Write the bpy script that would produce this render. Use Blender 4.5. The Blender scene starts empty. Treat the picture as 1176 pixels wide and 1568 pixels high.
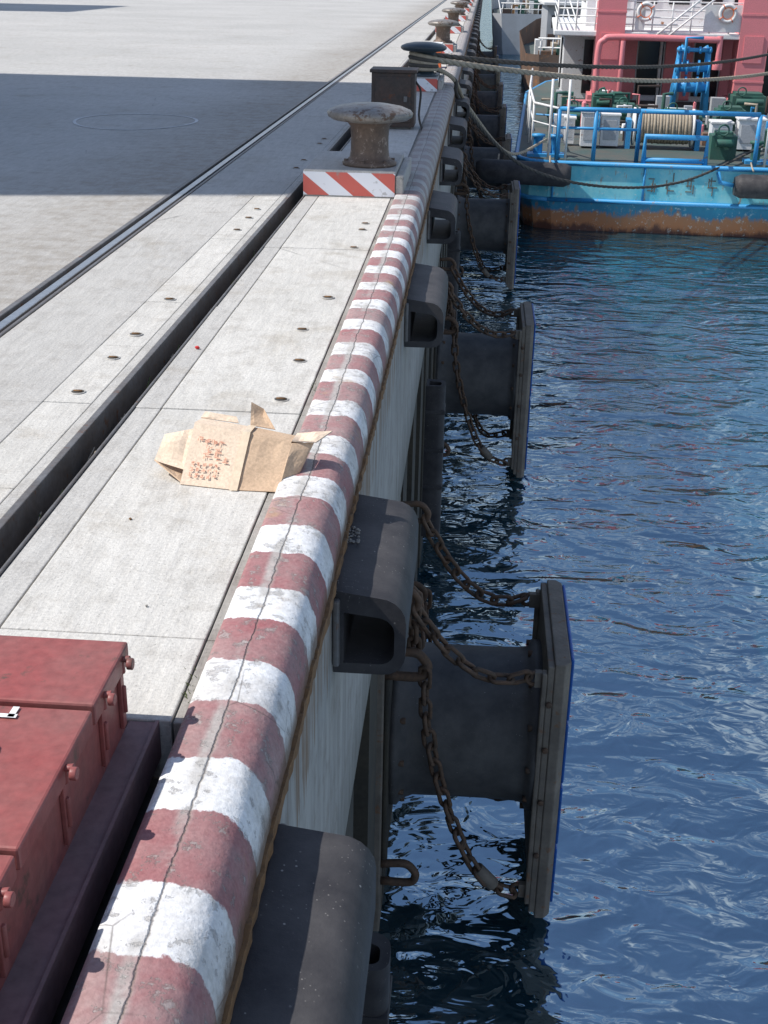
import bpy, math, random
from mathutils import Vector, Matrix, noise
random.seed(7)
S=bpy.context.scene
S.view_settings.view_transform='Standard'; S.view_settings.look='None'; S.view_settings.exposure=0
# ---------------------------------------------------------------- node helpers
class NT:
    def __init__(s,name):
        s.m=bpy.data.materials.new(name); s.m.use_nodes=True
        s.t=s.m.node_tree; s.n=s.t.nodes; s.l=s.t.links
        s.b=s.n['Principled BSDF']
        s.tc=s.n.new('ShaderNodeTexCoord').outputs['Object']
    def put(s,sock,v):
        if isinstance(v,bpy.types.NodeSocket): s.l.new(v,sock)
        else:
            if sock.type=='RGBA' and len(v)==3: v=(*v,1)
            sock.default_value=v
    def map(s,scale=(1,1,1),rot=(0,0,0),loc=(0,0,0)):
        n=s.n.new('ShaderNodeMapping'); s.l.new(s.tc,n.inputs[0])
        n.inputs['Scale'].default_value=scale; n.inputs['Rotation'].default_value=rot; n.inputs['Location'].default_value=loc
        return n.outputs[0]
    def noise(s,scale,detail=4,rough=.55,vec=None,dist=0):
        n=s.n.new('ShaderNodeTexNoise'); s.l.new(vec or s.tc,n.inputs['Vector'])
        n.inputs['Scale'].default_value=scale; n.inputs['Detail'].default_value=detail
        n.inputs['Roughness'].default_value=rough; n.inputs['Distortion'].default_value=dist
        return n.outputs['Fac']
    def vor(s,scale,feat='F1',vec=None):
        n=s.n.new('ShaderNodeTexVoronoi'); n.feature=feat; s.l.new(vec or s.tc,n.inputs['Vector'])
        n.inputs['Scale'].default_value=scale; return n.outputs['Distance']
    def ramp(s,f,stops):
        n=s.n.new('ShaderNodeValToRGB'); s.l.new(f,n.inputs[0]); e=n.color_ramp.elements
        while len(e)<len(stops): e.new(.5)
        for i,(p,c) in enumerate(stops):
            e[i].position=p; e[i].color=(c,c,c,1) if not isinstance(c,tuple) else (*c,1)
        return n.outputs[0]
    def math(s,op,a,b=0,c=0,clamp=False):
        n=s.n.new('ShaderNodeMath'); n.operation=op; n.use_clamp=clamp
        s.put(n.inputs[0],a); s.put(n.inputs[1],b); s.put(n.inputs[2],c); return n.outputs[0]
    def mix(s,f,a,b,mode='MIX'):
        n=s.n.new('ShaderNodeMix'); n.data_type='RGBA'; n.blend_type=mode
        s.put(n.inputs[0],f); s.put(n.inputs[6],a); s.put(n.inputs[7],b); return n.outputs[2]
    def xyz(s):
        n=s.n.new('ShaderNodeSeparateXYZ'); s.l.new(s.tc,n.inputs[0]); return n.outputs
    def bump(s,h,strength=.3,dist=.01,prev=None):
        n=s.n.new('ShaderNodeBump'); s.l.new(h,n.inputs['Height'])
        n.inputs['Strength'].default_value=strength; n.inputs['Distance'].default_value=dist
        if prev: s.l.new(prev,n.inputs['Normal'])
        s.l.new(n.outputs[0],s.b.inputs['Normal']); return n.outputs[0]
    def out(s,col,rough=.6,metal=0,spec=.5):
        s.put(s.b.inputs['Base Color'],col); s.put(s.b.inputs['Roughness'],rough)
        s.put(s.b.inputs['Metallic'],metal); s.put(s.b.inputs['Specular IOR Level'],spec)
        return s.m
def worn(name,col,dirt=(.12,.09,.07),amt=.5,rough=.55,metal=0,scale=3,bump=.2,fine=40,spec=.4,rust=None,ramt=.6):
    k=NT(name)
    a=k.noise(scale,5,.65); f=k.ramp(a,[(.35,0.),(.75,1.)])
    c=k.mix(k.math('MULTIPLY',f,amt),col,dirt)
    b=k.noise(fine,3,.6); v=k.ramp(b,[(.25,.78),(.75,1.15)])
    c=k.mix(1,c,v,'MULTIPLY')
    if rust:
        r=k.ramp(k.noise(scale*2.3,7,.7),[(ramt-.04,0.),(ramt+.03,1.)]); c=k.mix(r,c,rust)
    k.bump(b,bump,.004)
    return k.out(c,rough,metal,spec)
def concrete(name,base,tint2,rough=.85,big=.6,stain=(.22,.2,.17),rail=False):
    k=NT(name)
    n1=k.noise(big,6,.6); n2=k.noise(7,6,.7); n3=k.noise(90,3,.7)
    st=k.noise(3,5,.65,vec=k.map((9,1.2,1),(0,0,.5)))
    c=k.mix(k.ramp(n1,[(.3,0.),(.72,1.)]),base,tint2)
    c=k.mix(k.math('MULTIPLY',k.ramp(n2,[(.50,0.),(.76,1.)]),.55),c,stain)
    c=k.mix(k.ramp(k.noise(1.7,7,.7,dist=.4),[(.54,0.),(.70,.5)]),c,(stain[0]*1.15,stain[1]*1.1,stain[2]))
    c=k.mix(1,c,k.ramp(st,[(.3,.88),(.7,1.07)]),'MULTIPLY')
    c=k.mix(1,c,k.ramp(n3,[(.3,.82),(.7,1.12)]),'MULTIPLY')
    sp=k.vor(48); c=k.mix(k.ramp(sp,[(.06,.6),(.15,0.)]),c,(.14,.13,.12))
    if rail:
        x,y,z=k.xyz()
        g=k.ramp(k.math('MULTIPLY',k.math('ADD',x,k.math('ADD',5.2,k.math('MULTIPLY',n1,1.2))),.25),[(.45,0.),(.75,.55)])
        c=k.mix(k.math('MULTIPLY',g,k.ramp(n2,[(.35,.4),(.6,1.)])),c,(.24,.205,.165))
    cr=k.vor(.7,'DISTANCE_TO_EDGE',vec=k.map((1,1,1)))
    cm=k.math('MULTIPLY',k.ramp(cr,[(.0,1.),(.005,0.)]),k.ramp(k.noise(1.3,2),[(.57,0.),(.64,.45)]))
    c=k.mix(cm,c,(.09,.085,.08))
    p=k.bump(n3,.4,.005); k.bump(k.math('ADD',n2,st),.4,.012,p)
    return k.out(c,rough,0,.25)
M={}
M['slab']=concrete('slab_concrete',(.63,.605,.56),(.52,.50,.46),stain=(.31,.28,.24))
M['apron']=concrete('apron_concrete',(.52,.505,.48),(.42,.41,.39),big=.25,stain=(.29,.27,.245),rail=True)
M['strip']=concrete('strip_concrete',(.53,.51,.475),(.43,.415,.39),big=.5,stain=(.28,.255,.225))
M['dirtstrip']=concrete('dirty_joint_concrete',(.38,.36,.33),(.27,.25,.225),big=2,stain=(.16,.14,.12))
def wallm():
    k=NT('wall_concrete'); x,y,z=k.xyz()
    s1=k.noise(4,7,.7,vec=k.map((1,2.6,.35))); s2=k.noise(9,6,.7); s3=k.noise(16,5,.7,vec=k.map((1,1,.06)))
    c=k.mix(k.ramp(s1,[(.35,0.),(.7,1.)]),(.42,.41,.385),(.26,.25,.235))
    c=k.mix(k.math('MULTIPLY',k.ramp(s2,[(.5,0.),(.75,1.)]),.5),c,(.15,.12,.09))
    top=k.ramp(k.math('ADD',k.math('ADD',z,1.0),k.math('MULTIPLY',s3,.7)),[(.95,0.),(1.2,.8)])
    c=k.mix(k.math('MULTIPLY',top,k.ramp(s3,[(.45,0.),(.62,1.)])),c,(.20,.115,.055))
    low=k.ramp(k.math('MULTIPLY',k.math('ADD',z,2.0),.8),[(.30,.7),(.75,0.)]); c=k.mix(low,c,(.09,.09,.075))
    k.bump(s2,.5,.012); return k.out(c,.85,0,.25)
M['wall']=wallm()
M['dark']=worn('dirt_and_dark_recess',(.06,.055,.05),(.16,.14,.12),.8,.95,fine=60,bump=.6)
M['lowwall']=worn('dark_low_wall',(.04,.038,.033),(.09,.075,.05),.8,.8,scale=2)  # near-black brown for the lower wall, piles and backing
M['steel']=worn('edge_steel',(.20,.195,.195),(.13,.10,.08),.8,.5,.4,scale=6,rust=(.18,.09,.05),ramt=.64)
M['railhead']=worn('rail_steel',(.50,.50,.51),(.34,.32,.30),.6,.34,.85,scale=5)
M['rust']=worn('rust',(.26,.14,.06),(.09,.06,.04),.8,.9,scale=14,bump=.8)
M['chain']=worn('chain_iron',(.11,.08,.06),(.19,.10,.055),.7,.75,.3,scale=20,bump=.6)
M['mud']=worn('fender_panel_edge',(.22,.19,.155),(.09,.078,.065),.8,.75,scale=5,bump=.6,rust=(.19,.11,.065),ramt=.62)
M['panelblue']=worn('fender_blue',(.01,.10,.42),(.02,.05,.14),.5,.45,scale=3)
def rubber(name,a,b_,amt):
    k=NT(name); n=k.noise(5,6,.65); d=k.vor(30); d2=k.vor(75)
    c=k.mix(k.ramp(n,[(.35,0.),(.75,1.)]),a,b_)
    sp=k.math('MULTIPLY',k.ramp(d,[(.07,1.),(.11,0.)]),k.ramp(k.noise(4,3),[(amt,0.),(amt+.08,.7)]))
    c=k.mix(sp,c,(.40,.38,.35))
    c=k.mix(k.math('MULTIPLY',k.ramp(d2,[(.10,1.),(.18,0.)]),k.ramp(k.noise(6,3),[(amt,0.),(amt+.1,.5)])),c,(.30,.28,.26))
    k.bump(k.noise(60,4,.7),.3,.004)
    return k.out(c,.6,0,.35)
M['rubber']=rubber('rubber',(.062,.060,.060),(.12,.115,.11),.56)
M['rubber2']=rubber('rubber_dark',(.032,.030,.033),(.08,.075,.075),.50)
M['redbox']=worn('red_painted_steel',(.30,.075,.068),(.25,.12,.105),.9,.45,scale=3.5,bump=.2,rust=(.13,.07,.055),ramt=.64)
M['reddark']=worn('dark_red_steel',(.26,.15,.15),(.16,.13,.125),.7,.7,scale=5)
M['white']=worn('white_paint',(.80,.80,.79),(.55,.52,.48),.5,.5,scale=3,bump=.05)
M['whiterust']=worn('white_paint_rusted',(.78,.79,.80),(.6,.55,.5),.4,.5,scale=2,bump=.05,rust=(.35,.17,.09),ramt=.66)
M['bollard']=worn('bollard_iron',(.17,.115,.085),(.10,.075,.06),.8,.55,.1,scale=9,bump=.7,rust=(.34,.26,.21),ramt=.60)
M['bollcap']=worn('bollard_cap_worn',(.30,.28,.255),(.15,.12,.10),.8,.40,.25,scale=6,bump=.35,rust=(.13,.085,.06),ramt=.56)
M['darkbollard']=worn('bollard_dark_paint',(.04,.06,.075),(.03,.03,.035),.5,.4,.1,scale=7)
M['boxdark']=worn('dark_box_steel',(.065,.055,.05),(.11,.065,.05),.8,.6,.2,scale=5,rust=(.14,.06,.035),ramt=.62)
M['card']=worn('cardboard',(.60,.43,.29),(.50,.34,.22),.6,.9,scale=6,bump=.1,fine=120)
M['cardin']=worn('cardboard_light',(.74,.59,.45),(.62,.47,.34),.6,.9,scale=6,bump=.1,fine=120)
M['tape']=worn('packing_tape',(.72,.58,.42),(.6,.46,.32),.3,.3,scale=8)
M['print']=worn('red_print',(.66,.30,.20),(.66,.46,.33),.9,.9,scale=40)
M['rope']=worn('rope',(.45,.38,.29),(.27,.22,.16),.8,.95,scale=10,bump=.6,fine=90)
M['ropedark']=worn('rope_dark',(.07,.065,.06),(.13,.11,.09),.6,.95,scale=10,bump=.6,fine=90)
M['shipblue']=worn('ship_blue',(.04,.31,.64),(.08,.27,.45),.5,.45,scale=2,bump=.1,rust=(.25,.15,.09),ramt=.66)
M['shipgreen']=worn('ship_green',(.035,.14,.105),(.07,.09,.08),.7,.6,scale=2)
M['deck']=worn('ship_deck',(.06,.10,.095),(.13,.10,.085),.8,.75,scale=1.4)
M['shipred']=worn('ship_red',(.80,.25,.27),(.64,.23,.23),.6,.45,scale=1.5,bump=.05)
M['glass']=worn('dark_window_and_doorway',(.015,.018,.022),(.03,.03,.035),.4,.15)
M['brownhull']=worn('brown_hull',(.22,.14,.10),(.09,.07,.06),.8,.8,scale=.8,rust=(.3,.15,.08),ramt=.6)
M['grey']=worn('grey_paint',(.45,.47,.5),(.3,.3,.3),.5,.6,scale=1)
M['orange']=worn('orange_plastic',(.8,.18,.05),(.7,.2,.08),.3,.5)
M['redlit']=worn('red_wrapper',(.6,.03,.03),(.5,.05,.05),.3,.5)
M['stone']=worn('crumbled_stone',(.30,.285,.26),(.18,.165,.15),.7,.95,scale=20,bump=.8)
M['chalk']=worn('chalk_mark',(.70,.71,.72),(.46,.45,.43),.9,.95,scale=7)
M['leaf']=worn('weed',(.10,.14,.04),(.16,.13,.05),.5,.8,scale=20)
def coping():
    k=NT('coping_paint'); x,y,z=k.xyz()
    wob=k.math('MULTIPLY',k.math('SUBTRACT',k.noise(11,6,.7),.5),.075)
    yy=k.math('ADD',y,wob)
    fr=k.math('FRACT',k.math('DIVIDE',k.math('ADD',yy,417.92),.42))
    w=k.ramp(fr,[(0,0.),(.012,1.),(.45,1.),(.462,0.)])
    n=k.noise(5,6,.65)
    red=k.mix(k.ramp(n,[(.3,0.),(.7,1.)]),(.34,.125,.13),(.33,.20,.195))
    wh=k.mix(k.ramp(k.noise(8,6,.7),[(.42,0.),(.75,1.)]),(.82,.82,.82),(.55,.53,.49))
    c=k.mix(w,red,wh)
    conc=k.mix(k.noise(30),(.40,.38,.355),(.25,.23,.22))
    ch=k.ramp(k.noise(20,9,.75),[(.56,0.),(.60,1.)])
    c=k.mix(k.math('MULTIPLY',ch,.62),c,conc)
    dust=k.ramp(k.noise(2.2,6,.7),[(.42,0.),(.75,.6)]); c=k.mix(dust,c,(.46,.42,.39))
    fd=k.ramp(k.math('DIVIDE',y,30),[(.27,0.),(.37,.82)])
    c=k.mix(fd,c,conc)
    sx=k.math('ADD',x,k.math('MULTIPLY',k.math('SUBTRACT',k.noise(6,6,.75),.5),.035))
    d=k.math('ABSOLUTE',k.math('ADD',sx,.565))
    sm=k.ramp(d,[(.001,1.),(.0035,0.)])
    d2=k.math('ABSOLUTE',k.math('ADD',sx,.577)); mort=k.ramp(d2,[(.008,.8),(.022,0.)])
    c=k.mix(k.math('MULTIPLY',mort,k.ramp(k.noise(2.5,5,.7),[(.42,0.),(.55,1.)])),c,(.44,.42,.39))
    c=k.mix(k.math('MULTIPLY',sm,.8),c,(.13,.11,.10))
    cr=k.vor(4,'DISTANCE_TO_EDGE'); c=k.mix(k.math('MULTIPLY',k.ramp(cr,[(0,.7),(.010,0.)]),k.ramp(k.noise(2.2,2),[(.52,0.),(.60,1.)])),c,(.10,.08,.07))
    rs=k.ramp(k.noise(2.7,5,.6),[(.64,0.),(.72,.8)]); c=k.mix(rs,c,(.40,.27,.15))
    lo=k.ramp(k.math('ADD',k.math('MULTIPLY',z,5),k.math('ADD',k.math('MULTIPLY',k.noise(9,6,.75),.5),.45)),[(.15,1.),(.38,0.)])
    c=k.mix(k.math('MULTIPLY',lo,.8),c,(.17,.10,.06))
    c=k.mix(1,c,k.ramp(k.noise(80,3),[(.3,.83),(.7,1.1)]),'MULTIPLY')
    p=k.bump(k.noise(70,4,.7),.4,.005); k.bump(k.math('SUBTRACT',k.math('SUBTRACT',k.noise(9,5,.6),k.math('MULTIPLY',ch,.3)),k.math('MULTIPLY',sm,.6)),.6,.013,p)
    return k.out(c,.65,0,.3)
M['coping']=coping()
def blockstripe():
    k=NT('block_stripes'); x,y,z=k.xyz()
    f=k.math('FRACT',k.math('DIVIDE',k.math('ADD',k.math('ADD',x,k.math('MULTIPLY',z,1.25)),20.07),.36))
    w=k.ramp(f,[(0,0.),(.02,1.),(.52,1.),(.54,0.)])
    c=k.mix(w,(.62,.13,.10),(.84,.84,.87))
    c=k.mix(k.ramp(k.noise(14,7,.7),[(.6,0.),(.66,.6)]),c,(.3,.28,.26))
    return k.out(c,.6)
M['stripe']=blockstripe()
def hullmat():
    k=NT('hull_paint'); x,y,z=k.xyz()
    n=k.noise(1.3,7,.7); n2=k.noise(5,7,.72,vec=k.map((1,1,.3))); n4=k.noise(1.1,4,.6,vec=k.map((1,1,.2)))
    zz=k.math('ADD',z,k.math('ADD',k.math('MULTIPLY',k.math('SUBTRACT',n2,.5),.55),k.math('MULTIPLY',k.math('SUBTRACT',n4,.5),.5)))
    zf=k.math('DIVIDE',k.math('ADD',zz,5),3)
    c=k.ramp(zf,[(.35,(.14,.055,.035)),(.385,(.48,.19,.075)),(.47,(.42,.19,.09)),(.50,(.03,.22,.37)),(.60,(.04,.34,.50))])
    up=k.ramp(k.math('DIVIDE',k.math('ADD',z,5),3),[(.595,0.),(.6,1.)])
    cy=k.mix(k.ramp(n,[(.38,0.),(.62,1.)]),(.09,.53,.66),(.30,.70,.74))
    c=k.mix(up,c,cy)
    r=k.ramp(n2,[(.57,0.),(.63,.75)]); c=k.mix(r,c,(.36,.20,.11))
    r2=k.ramp(k.noise(9,7,.75),[(.58,0.),(.62,.55)]); c=k.mix(r2,c,(.62,.72,.68))
    k.bump(n2,.2,.01)
    return k.out(c,.45)
M['hull']=hullmat()
# ---------------------------------------------------------------- mesh builder
class MB:
    def __init__(s): s.v=[];s.f=[];s.mi=[];s.sm=[];s.mats=[]
    def mat(s,m):
        if m not in s.mats: s.mats.append(m)
        return s.mats.index(m)
    def add(s,vs,fs,m,smooth=False,X=None):
        o=len(s.v); i=s.mat(m)
        for v in vs:
            v=Vector(v); s.v.append(tuple(X@v if X else v))
        for f in fs: s.f.append([o+a for a in f]); s.mi.append(i); s.sm.append(smooth)
        return s
    def box(s,x0,x1,y0,y1,z0,z1,m,X=None):
        vs=[(x0,y0,z0),(x1,y0,z0),(x1,y1,z0),(x0,y1,z0),(x0,y0,z1),(x1,y0,z1),(x1,y1,z1),(x0,y1,z1)]
        return s.add(vs,[(0,3,2,1),(4,5,6,7),(0,1,5,4),(1,2,6,5),(2,3,7,6),(3,0,4,7)],m,False,X)
    def tube(s,pts,r,m,n=10,caps=True,smooth=True):
        pts=[Vector(p) for p in pts]; vs=[];fs=[]; N=len(pts)
        rr=r if isinstance(r,(list,tuple)) else [r]*N
        prev=None
        for i,p in enumerate(pts):
            d=(pts[min(i+1,N-1)]-pts[max(i-1,0)]).normalized()
            if prev is None:
                a=Vector((0,0,1)) if abs(d.z)<.9 else Vector((1,0,0)); u=d.cross(a).normalized()
            else: u=(prev-d*prev.dot(d)).normalized()
            prev=u; w=d.cross(u)
            for j in range(n):
                t=2*math.pi*j/n; vs.append(p+(u*math.cos(t)+w*math.sin(t))*rr[i])
        for i in range(N-1):
            for j in range(n):
                a=i*n+j;b=i*n+(j+1)%n; fs.append((a,b,b+n,a+n))
        s.add(vs,fs,m,smooth)
        if caps:
            o=len(s.v)-len(vs)
            s.f.append([o+j for j in range(n)][::-1]); s.mi.append(s.mat(m)); s.sm.append(False)
            s.f.append([o+(N-1)*n+j for j in range(n)]); s.mi.append(s.mat(m)); s.sm.append(False)
        return s
    def lathe(s,prof,m,c=(0,0,0),n=32,X=None):
        vs=[];fs=[]
        for (r,z) in prof:
            for j in range(n):
                t=2*math.pi*j/n; vs.append((c[0]+r*math.cos(t),c[1]+r*math.sin(t),c[2]+z))
        for i in range(len(prof)-1):
            for j in range(n):
                a=i*n+j;b=i*n+(j+1)%n; fs.append((a,b,b+n,a+n))
        return s.add(vs,fs,m,True,X)
    def torus(s,c,R,r,m,axis=(0,0,1),n=24,k=8,sx=1):
        q=Vector(axis).normalized().to_track_quat('Z','Y').to_matrix().to_4x4()
        X=Matrix.Translation(c)@q; vs=[];fs=[]
        for i in range(n):
            t=2*math.pi*i/n
            for j in range(k):
                p=2*math.pi*j/k; vs.append(((R+r*math.cos(p))*math.cos(t)*sx,(R+r*math.cos(p))*math.sin(t),r*math.sin(p)))
        for i in range(n):
            for j in range(k):
                fs.append((i*k+j,((i+1)%n)*k+j,((i+1)%n)*k+(j+1)%k,i*k+(j+1)%k))
        return s.add(vs,fs,m,True,X)
    def prism(s,prof,y0,y1,m,smooth=False,X=None,hole=None):
        n=len(prof); vs=[(x,y0,z) for x,z in prof]+[(x,y1,z) for x,z in prof]
        fs=[(i,i+n,(i+1)%n+n,(i+1)%n) for i in range(n)]
        s.add(vs,fs,m,smooth,X)
        if hole:
            h=[(x,y0,z) for x,z in hole]+[(x,y1,z) for x,z in hole]
            s.add(h,[(i,(i+1)%n,(i+1)%n+n,i+n) for i in range(n)],m,smooth,X)
            s.add([(x,y0,z) for x,z in prof+hole],[(i,(i+1)%n,(i+1)%n+n,i+n) for i in range(n)],m,False,X)
            s.add([(x,y1,z) for x,z in prof+hole],[(i,i+n,(i+1)%n+n,(i+1)%n) for i in range(n)],m,False,X)
        else:
            s.add([(x,y0,z) for x,z in prof],[tuple(range(n))],m,False,X)
            s.add([(x,y1,z) for x,z in prof],[tuple(range(n))[::-1]],m,False,X)
        return s
    def obj(s,name,parent=None,bevel=0,recalc=True):
        me=bpy.data.meshes.new(name); me.from_pydata(s.v,[],s.f)
        for m in s.mats: me.materials.append(M[m] if isinstance(m,str) else m)
        for p,i,sm in zip(me.polygons,s.mi,s.sm): p.material_index=i; p.use_smooth=sm
        if recalc:
            import bmesh
            b=bmesh.new(); b.from_mesh(me); bmesh.ops.recalc_face_normals(b,faces=b.faces); b.to_mesh(me); b.free()
        me.update(); o=bpy.data.objects.new(name,me); S.collection.objects.link(o)
        if parent: o.parent=parent
        if bevel:
            bv=o.modifiers.new('bevel','BEVEL'); bv.width=bevel; bv.segments=2; bv.limit_method='ANGLE'; bv.angle_limit=.7
        return o
def empty(name,loc=(0,0,0),rz=0):
    e=bpy.data.objects.new(name,None); S.collection.objects.link(e); e.location=loc; e.rotation_euler=(0,0,rz); return e
def sag(A,B,s,n=16):
    A=Vector(A);B=Vector(B); return [A.lerp(B,i/n)-Vector((0,0,4*s*(i/n)*(1-i/n))) for i in range(n+1)]
def bez(pts,n=40):
    P=[Vector(p) for p in pts]; out=[]
    Q=[P[0]*2-P[1]]+P+[P[-1]*2-P[-2]]; seg=len(P)-1
    for i in range(seg):
        for j in range(n//seg):
            t=j/(n//seg); a,b,c,d=Q[i:i+4]
            out.append(.5*((2*b)+(c-a)*t+(2*a-5*b+4*c-d)*t*t+(3*b-a-3*c+d)*t**3))
    out.append(P[-1]); return out
def chain(mb,path,pitch=.105,wire=.0145,hw=.035,m='chain'):
    path=[Vector(p) for p in path]; L=[0]
    for a,b in zip(path,path[1:]): L.append(L[-1]+(b-a).length)
    n=max(2,int(L[-1]/pitch))
    def at(s):
        for i in range(len(path)-1):
            if L[i+1]>=s: return path[i].lerp(path[i+1],(s-L[i])/max(1e-6,L[i+1]-L[i]))
        return path[-1]
    for i in range(n):
        a=at(i*L[-1]/n);b=at((i+1)*L[-1]/n); d=(b-a).normalized(); c=(a+b)/2
        up=Vector((0,0,1)) if abs(d.z)<.92 else Vector((0,1,0))
        u=d.cross(up).normalized(); w=d.cross(u)
        ang=(i%2)*math.pi/2+.35+random.uniform(-.25,.25); s_=u*math.cos(ang)+w*math.sin(ang); nn=d.cross(s_)
        hl=pitch/2+wire-hw*.9; K=12;k=6; vs=[];fs=[]
        for q in range(K):
            t=2*math.pi*q/K+.01; cx=math.cos(t)*hw+(hl if math.cos(t)>0 else -hl); cy=math.sin(t)*hw
            rad=d*math.cos(t)+s_*math.sin(t); ctr=c+d*cx+s_*cy
            for j in range(k):
                p=2*math.pi*j/k; vs.append(ctr+(rad*math.cos(p)+nn*math.sin(p))*wire)
        for q in range(K):
            for j in range(k): fs.append((q*k+j,((q+1)%K)*k+j,((q+1)%K)*k+(j+1)%k,q*k+(j+1)%k))
        mb.add(vs,fs,m,True)
WZ=-4.0
YE=140
# ---------------------------------------------------------------- quay ground
g=MB()
g.box(-600,-2.44,-60,900,-3,0,'apron')
g.obj('quay_apron')
g=MB()
g.box(-2.43,-2.395,-10,YE,-.3,.010,'steel')
g.box(-2.395,-2.30,-10,YE,-.3,-.055,'dark')
g.box(-2.365,-2.315,-10,YE,-.055,.006,'railhead')
g.box(-2.295,-2.275,-10,YE,-.3,.005,'steel')
g.obj('crane_rail',bevel=.004)
g=MB()
ys=[-10,-6,-3,-.5,1.2,2.9,4.72,6.4,8.1,9.8,11.5,13.2,14.9]; 
while ys[-1]<YE: ys.append(ys[-1]+3.3)
for a,b in zip(ys,ys[1:]):
    if 2.8<a<9: 
        g.box(-2.27,-1.765,a+.001,b-.001,-.3,0,'strip')
        g.box(-1.761,-1.56,a+.004,(a+b)/2-.003,-.3,.002,'slab'); g.box(-1.761,-1.56,(a+b)/2+.003,b-.004,-.3,.001,'slab')
    else: g.box(-2.27,-1.56,a+.001,b-.001,-.3,0,'strip')
g.box(-1.556,-1.51,-10,YE,-.3,.003,'strip')
g.obj('quay_strip_slab',bevel=.004)
g=MB()
g.box(-1.60,-1.25,-10,YE,-.6,-.11,'dark')
g.box(-1.506,-1.478,-10,YE,-.3,.012,'steel'); 
g.box(-1.384,-1.374,-10,YE,-.3,.006,'steel')
g.obj('cable_trench',bevel=.003)
g=MB()
ys2=[2.46,2.86,4.70,6.35,7.9,9.82,11.5,13.3,15.5,17.2]; 
while ys2[-1]<YE: ys2.append(ys2[-1]+2.6)
for a,b in zip(ys2,ys2[1:]):
    dz=random.uniform(-.003,.003)
    g.box(-1.372,-1.268,a+.001,b-.001,-.3,.0+dz,'strip')
    g.box(-1.262,-.70,a+.003,b-.003,-.3,.002+dz,'slab')
    g.box(-.695,-.668,a+.002,b-.002,-.3,-.003,'dirtstrip')
g.box(-1.372,-.668,-10,2.455,-.6,-.16,'dark')
g.box(-1.372,-.66,-10,YE,-1.4,-.31,'dark')
g.obj('quay_edge_slab',bevel=.004)
for (x,y) in [(-.80,4.86),(-.80,5.42),(-.86,5.95),(-.81,6.62),(-.80,7.95),(-.80,8.55),(-.80,8.78),
              (-1.655,4.85),(-1.645,5.35),(-1.645,5.75),(-1.645,6.45),(-1.64,8.4),(-1.64,8.85),(-1.64,9.2),(-1.645,11.3),(-1.645,11.8),(-1.645,13.),(-1.645,13.4)]:
    h=MB(); r=.027*random.uniform(.85,1.15)
    h.lathe([(.0,.0058),(r*.6,.0058),(r*.98,.0055),(r,.003)],'dark',(x,y,0),20)  # dark disc on the slab, painted as the shade inside a hole
    h.torus((x,y,.004),r*1.06,.0035,'strip',n=20,k=6)
    h.tube([(x-.02,y+.004,.008),(x+.018,y-.003,.010)],.004,'rust',6)
    h.obj('lifting_eye')
# coping
prof=[(-.668,-.30),(-.667,.010),(-.661,.028),(-.648,.035),(-.60,.037),(-.56,.038),(-.525,.037),(-.50,.033),(-.478,.022),(-.460,.004),(-.447,-.022),(-.437,-.055),(-.432,-.09),(-.429,-.16),(-.60,-.16)]
ylist=[]; y=-3.
while y<YE:
    ylist.append(y); y+=.04 if y<12 else (.5 if y<40 else 3)
vs=[];fs=[];n=len(prof)
for y in ylist:
    for i,(x,z) in enumerate(prof):
        a=.007 if 0<i<13 else 0
        d=noise.noise(Vector((x*6,y*2.5,z*6)))*a+noise.noise(Vector((x*25,y*14,z*25)))*a*.4
        vs.append((x+d*(.6 if i>7 else .2),y,z+d))
for r in range(len(ylist)-1):
    for i in range(n): fs.append((r*n+i,r*n+(i+1)%n,(r+1)*n+(i+1)%n,(r+1)*n+i))
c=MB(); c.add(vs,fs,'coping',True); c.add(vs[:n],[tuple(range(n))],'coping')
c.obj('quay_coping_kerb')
# wall
w=MB()
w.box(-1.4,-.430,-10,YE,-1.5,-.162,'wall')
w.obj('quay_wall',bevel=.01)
vs=[];fs=[]; y=-1.; k=0
while y<60:
    xo=-.420+random.uniform(-.004,.003); z0=-.172+random.uniform(-.012,.006); z1=-.135+random.uniform(-.006,.010)
    vs+=[(-.436,y,z0),(xo,y,z0),(xo,y,z1),(-.436,y,z1)]; y+=.035 if y<14 else .6
N=len(vs)//4
for i in range(N-1):
    for j in range(4): fs.append((i*4+j,i*4+(j+1)%4,(i+1)*4+(j+1)%4,(i+1)*4+j))
w=MB(); w.add(vs,fs,'rust'); w.obj('rusty_edge_angle')
w=MB()
w.box(-1.4,-.60,-10,YE,-6,-1.5,'lowwall')
yp=-9.3
while yp<YE:
    w.box(-.60,-.43,yp,yp+.5,-6,-1.5,'lowwall'); yp+=1.31
w.obj('quay_pile_wall')
g=MB(); g.box(-600,-1.4,-60,900,-8,-3.0,'lowwall'); g.obj('quay_core_ground')
# ---------------------------------------------------------------- rubber arch fenders
def dprof(w,h,top,x0,r=.09,k=5):
    o=[(x0,top),(x0+w-r,top-.02)]
    for i in range(1,k+1):
        t=math.pi/2*(1-i/k); o.append((x0+w-r+r*math.cos(t),top-.02-r+r*math.sin(t)))
    o.append((x0+w,top-h+r*.8))
    for i in range(1,k+1):
        t=-math.pi/2*i/k; o.append((x0+w-r*.8+r*.8*math.cos(t),top-h+r*.8+r*.8*math.sin(t)))
    o.append((x0,top-h)); return o
def shrink(o,x0,t):
    cz=sum(p[1] for p in o)/len(o)
    cx=x0+(max(p[0] for p in o)-x0)*.48
    return [(cx+(p[0]-cx)*t,cz+(p[1]-cz)*t*.88-.015) for p in o]
arch=[(1.15,2.32),(3.5,4.3),(7.35,8.35),(10.5,11.4),(13.6,14.5)]
yy=16.7
while yy<100: arch.append((yy,yy+.95)); yy+=3.15
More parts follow.
